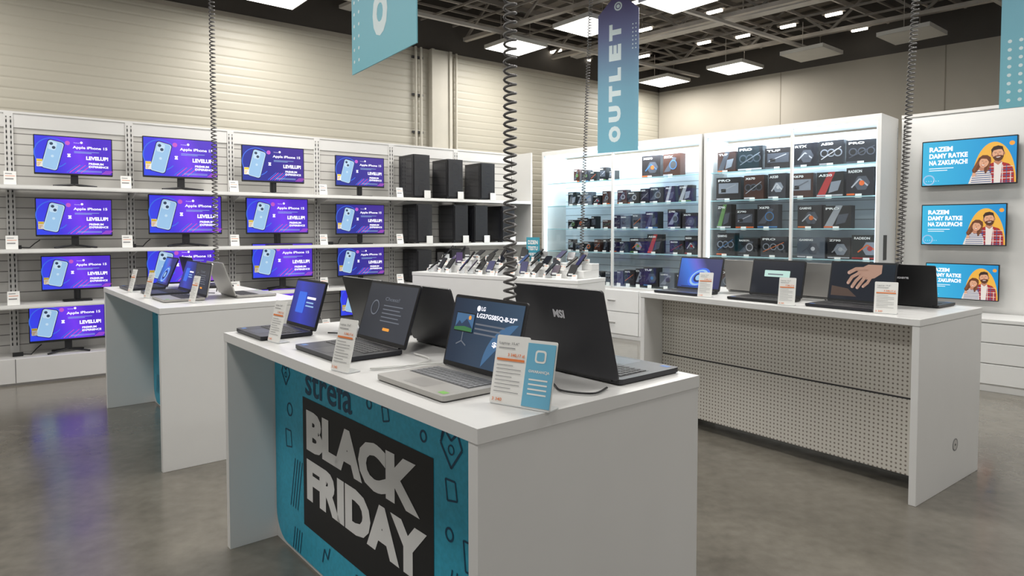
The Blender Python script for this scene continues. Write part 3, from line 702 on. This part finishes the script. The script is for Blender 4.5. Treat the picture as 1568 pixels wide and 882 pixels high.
def ad_mesh():
    mb=MB(); w,h=.745,.43
    mb.slab(w,h,-.05,-.01,.006,black); mb.box(-.12,.12,-.01,.03,.12,.3,dgrey); mb.box(-.15,-.13,-.02,.035,.1,.32,dgrey); mb.box(.13,.15,-.02,.035,.1,.32,dgrey)
    mb.T=Matrix.Translation((0,-.0505,0)); sw,sh=w-.016,h-.02
    mb.rect(-sw/2,.01,sw,sh,adg,1)
    mb.disc(.2,.011,.165,ady,2,24,rz=.37,a0=0,a1=180); mb.disc(-.31,.06,.05,LB,2,20) ; mb.disc(-.31,.06,.038,adg,3,20)
    mb.disc(.33,.36,.02,org,2)
    for i in range(6): mb.disc(-.36+i*.02 +.03,.02+.03,.003,W_,4,8)
    mb.text('RAZEM',-.31,.325,.19,.046,W_,4,.045); mb.text('DAMY RATKE',-.31,.262,.31,.046,W_,4,.045); mb.text('NA ZAKUPACH!',-.31,.199,.31,.046,W_,4,.045)
    mb.rect(-.31,.165,.2,.006,W_,4); mb.rect(-.31,.145,.15,.006,W_,4)
    mb.flat([(.1,.011),(.352,.011),(.35,.09),(.338,.145),(.31,.178),(.26,.196),(.2,.196),(.145,.175),(.115,.12)],red,4)
    for i in range(8): mb.rect(.112+i*.03,.011,.006,.16 if 0<i<7 else .1,awh if i%2 else denim,5)
    for i in range(6): mb.rect(.106,.022+i*.026,.238,.005,awh if i%2 else denim,5)
    mb.flat([(.2,.196),(.262,.196),(.25,.011),(.208,.011)],awh,6)
    mb.flat([(.207,.225),(.25,.225),(.262,.198),(.232,.17),(.2,.198)],skd,7)
    T=mb.T; mb.T=T@Matrix.Translation((.229,0,.27))@Matrix.Rotation(R(-7),4,'Y')
    for sx in(-.045,.045): mb.disc(sx,-.003,.008,skd,8,10,rz=.014)
    mb.disc(0,.012,.047,hair2,8,24,rz=.058); mb.disc(0,0,.042,sk,9,24,rz=.056); mb.disc(.012,-.004,.03,sk,10,20,rz=.05)
    mb.flat([(-.042,.005),(-.036,-.022),(-.02,-.014),(.02,-.014),(.036,-.022),(.042,.005),(.04,-.03),(.026,-.056),(0,-.068),(-.026,-.056),(-.04,-.03)],beard,11)
    mb.flat([(-.044,.01),(-.046,.045),(-.025,.07),(.01,.075),(.042,.06),(.046,.01),(.036,.034),(.01,.04),(-.028,.036)],hair2,11)
    for sx in(-.016,.016):
        mb.disc(sx,.006,.0045,awh,11,12,rz=.0022); mb.disc(sx,.006,.0028,hair2,12,10); mb.path([(sx-.01,.014),(sx,.016),(sx+.01,.014)],.0025,hair2,12)
    mb.flat([(-.003,.008),(.003,.008),(.008,-.012),(-.006,-.013)],skd,12); mb.disc(0,-.026,.017,awh,12,14,rz=.008,a0=180,a1=360); mb.path([(-.019,-.024),(0,-.022),(.019,-.024)],.003,lip,13)
    mb.T=T
    mb.flat([(.01,.011),(.19,.011),(.186,.08),(.165,.125),(.12,.145),(.07,.13),(.032,.08)],awh,12)
    for i in range(6): mb.line(.03+.003*i,.022+i*.019,.183,.026+i*.019,.007,denim,13)
    T=mb.T; mb.T=T@Matrix.Translation((.128,0,.2))@Matrix.Rotation(R(16),4,'Y')
    mb.flat([(-.05,.03),(-.03,.06),(.005,.068),(.036,.055),(.05,.02),(.052,-.06),(.04,-.1),(.02,-.07),(-.02,-.07),(-.045,-.125),(-.07,-.09),(-.06,-.03)],hair1,14)
    for a,b,c_,d_ in ((-.05,.02,-.058,-.09),(-.04,.0,-.05,-.1),(.044,.02,.044,-.08)): mb.line(a,b,c_,d_,.005,hair1b,15)
    mb.flat([(-.014,-.035),(.014,-.035),(.02,-.07),(0,-.08),(-.022,-.07)],skd,15)
    mb.disc(0,0,.036,sk,16,24,rz=.048); mb.flat([(-.04,.02),(-.02,.055),(.012,.058),(.04,.03),(.036,.012),(.012,.034),(-.02,.03)],hair1,17)
    for sx in(-.014,.014):
        mb.disc(sx,.003,.004,awh,17,12,rz=.002); mb.disc(sx,.003,.0026,hair2,18,10); mb.path([(sx-.009,.01),(sx,.0125),(sx+.009,.01)],.002,hair1,18)
    mb.flat([(-.002,.003),(.002,.003),(.006,-.013),(-.005,-.014)],skd,18); mb.disc(0,-.023,.013,awh,18,12,rz=.007,a0=180,a1=360); mb.ring(0,-.022,.015,.003,lip,19,12,180,360)
    mb.T=T
    mb.disc(.052,.098,.012,sk,20,14)
    for i in range(4): mb.line(.044+i*.006,.097,.04+i*.0065,.072+.002*abs(i-1),.005,sk,21)
    mb.line(.06,.1,.071,.086,.0055,sk,21)
    ob=mb.build('tmp'); me=ob.data; bpy.data.objects.remove(ob); return me
AD=ad_mesh()
for t,z,s in ((5.03,1.81,1.0),(5.0,1.25,.9),(5.0,.745,.78)):
    x,y=cpt(t,-.5+.04); inst(AD,'wall_mounted_television',(x,y,z),THR,s)

# ------------------------------------------------------------ hanging signs
sgO=M_grad('sign_purple_teal',[(0,(116,182,202)),(.4,(116,170,194)),(.75,(102,112,156)),(1,(98,88,132))],2,0,1.6,0,rough=.5)
sgT=M_grad('sign_teal_plain',[(0,(122,192,206)),(1,(130,176,202))],2,0,1.6,0,rough=.5)
stxt=M('sign_text_pale',(222,238,240),.5)
def sign(p,q,zb,zt,mat,fn,name='hanging_sign'):
    p=Vector(p);q=Vector(q); w=(q-p).length; rz=math.atan2(q.y-p.y,q.x-p.x); h=zt-zb; mb=MB()
    P=[(0,0),(w,0),(w,h-.16),(w*.62,h),(w*.38,h),(0,h-.16)]
    n=len(P); vs=[(x,0,z) for x,z in P]+[(x,.006,z) for x,z in P]
    mb.add(vs,[tuple(range(n)),tuple(range(2*n-1,n-1,-1))]+[(i,i+n,(i+1)%n+n,(i+1)%n) for i in range(n)],mat)
    fn(mb,w,h)
    mb.cyl((w/2,.003,h-.03),(w/2,.003,4.2-zb),.003,steel,6)
    return mb.build(name,(p.x,p.y,zb),rz)
def f_out(mb,w,h):
    for i,ch in enumerate('OUTLET'): mb.text(ch,w*.58,.1+i*.208,.165 if ch!='L' else .135,.14,stxt,1,.07,rot=R(90))
    mb.ring(w*.5,h-.1,.045,.015,stxt,1); mb.disc(w*.5,h-.1,.02,stxt,1)
    for i in range(7):
        for j in range(2): mb.disc(w*.86+j*.035,h-.55+i*.04,.007,stxt,1,8)
def f_left(mb,w,h):
    mb.text('O',w*.6,.12,.22,.17,stxt,1,.08,rot=R(90)); mb.text('UTLET',w*.6,.42,1.1,.17,stxt,1,.08,rot=R(90))
    for i in range(11):
        for j in range(2): mb.disc(.035+j*.06,.06+i*.06,.009,stxt,1,8)
def f_r(mb,w,h):
    for i in range(8):
        for j in range(4): mb.disc(.05+j*.06,.05+i*.055,.012,stxt,1,8)
sign((.90,7.02),(1.27,6.73),2.2,3.78,sgO,f_out)
sign((-.83,3.48),(-.41,2.88),2.2,3.8,sgT,f_left)
sign((3.24,4.45),(3.62,4.06),2.2,3.8,sgT,f_r)

# ------------------------------------------------------------ world + camera
w=bpy.data.worlds.new('World'); sc.world=w; w.use_nodes=True
bg=w.node_tree.nodes['Background']; bg.inputs[0].default_value=(1,.98,.95,1); bg.inputs[1].default_value=.5
cam=bpy.data.cameras.new('Camera'); co=bpy.data.objects.new('Camera',cam); sc.collection.objects.link(co)
cam.sensor_width=36; cam.lens=1015.73/1568*36; cam.shift_y=-49.36/1568; cam.clip_start=.05
co.location=(0,0,1.3989); co.rotation_euler=(math.pi/2-.0395,0,0); sc.camera=co
print('done',len(bpy.data.objects))
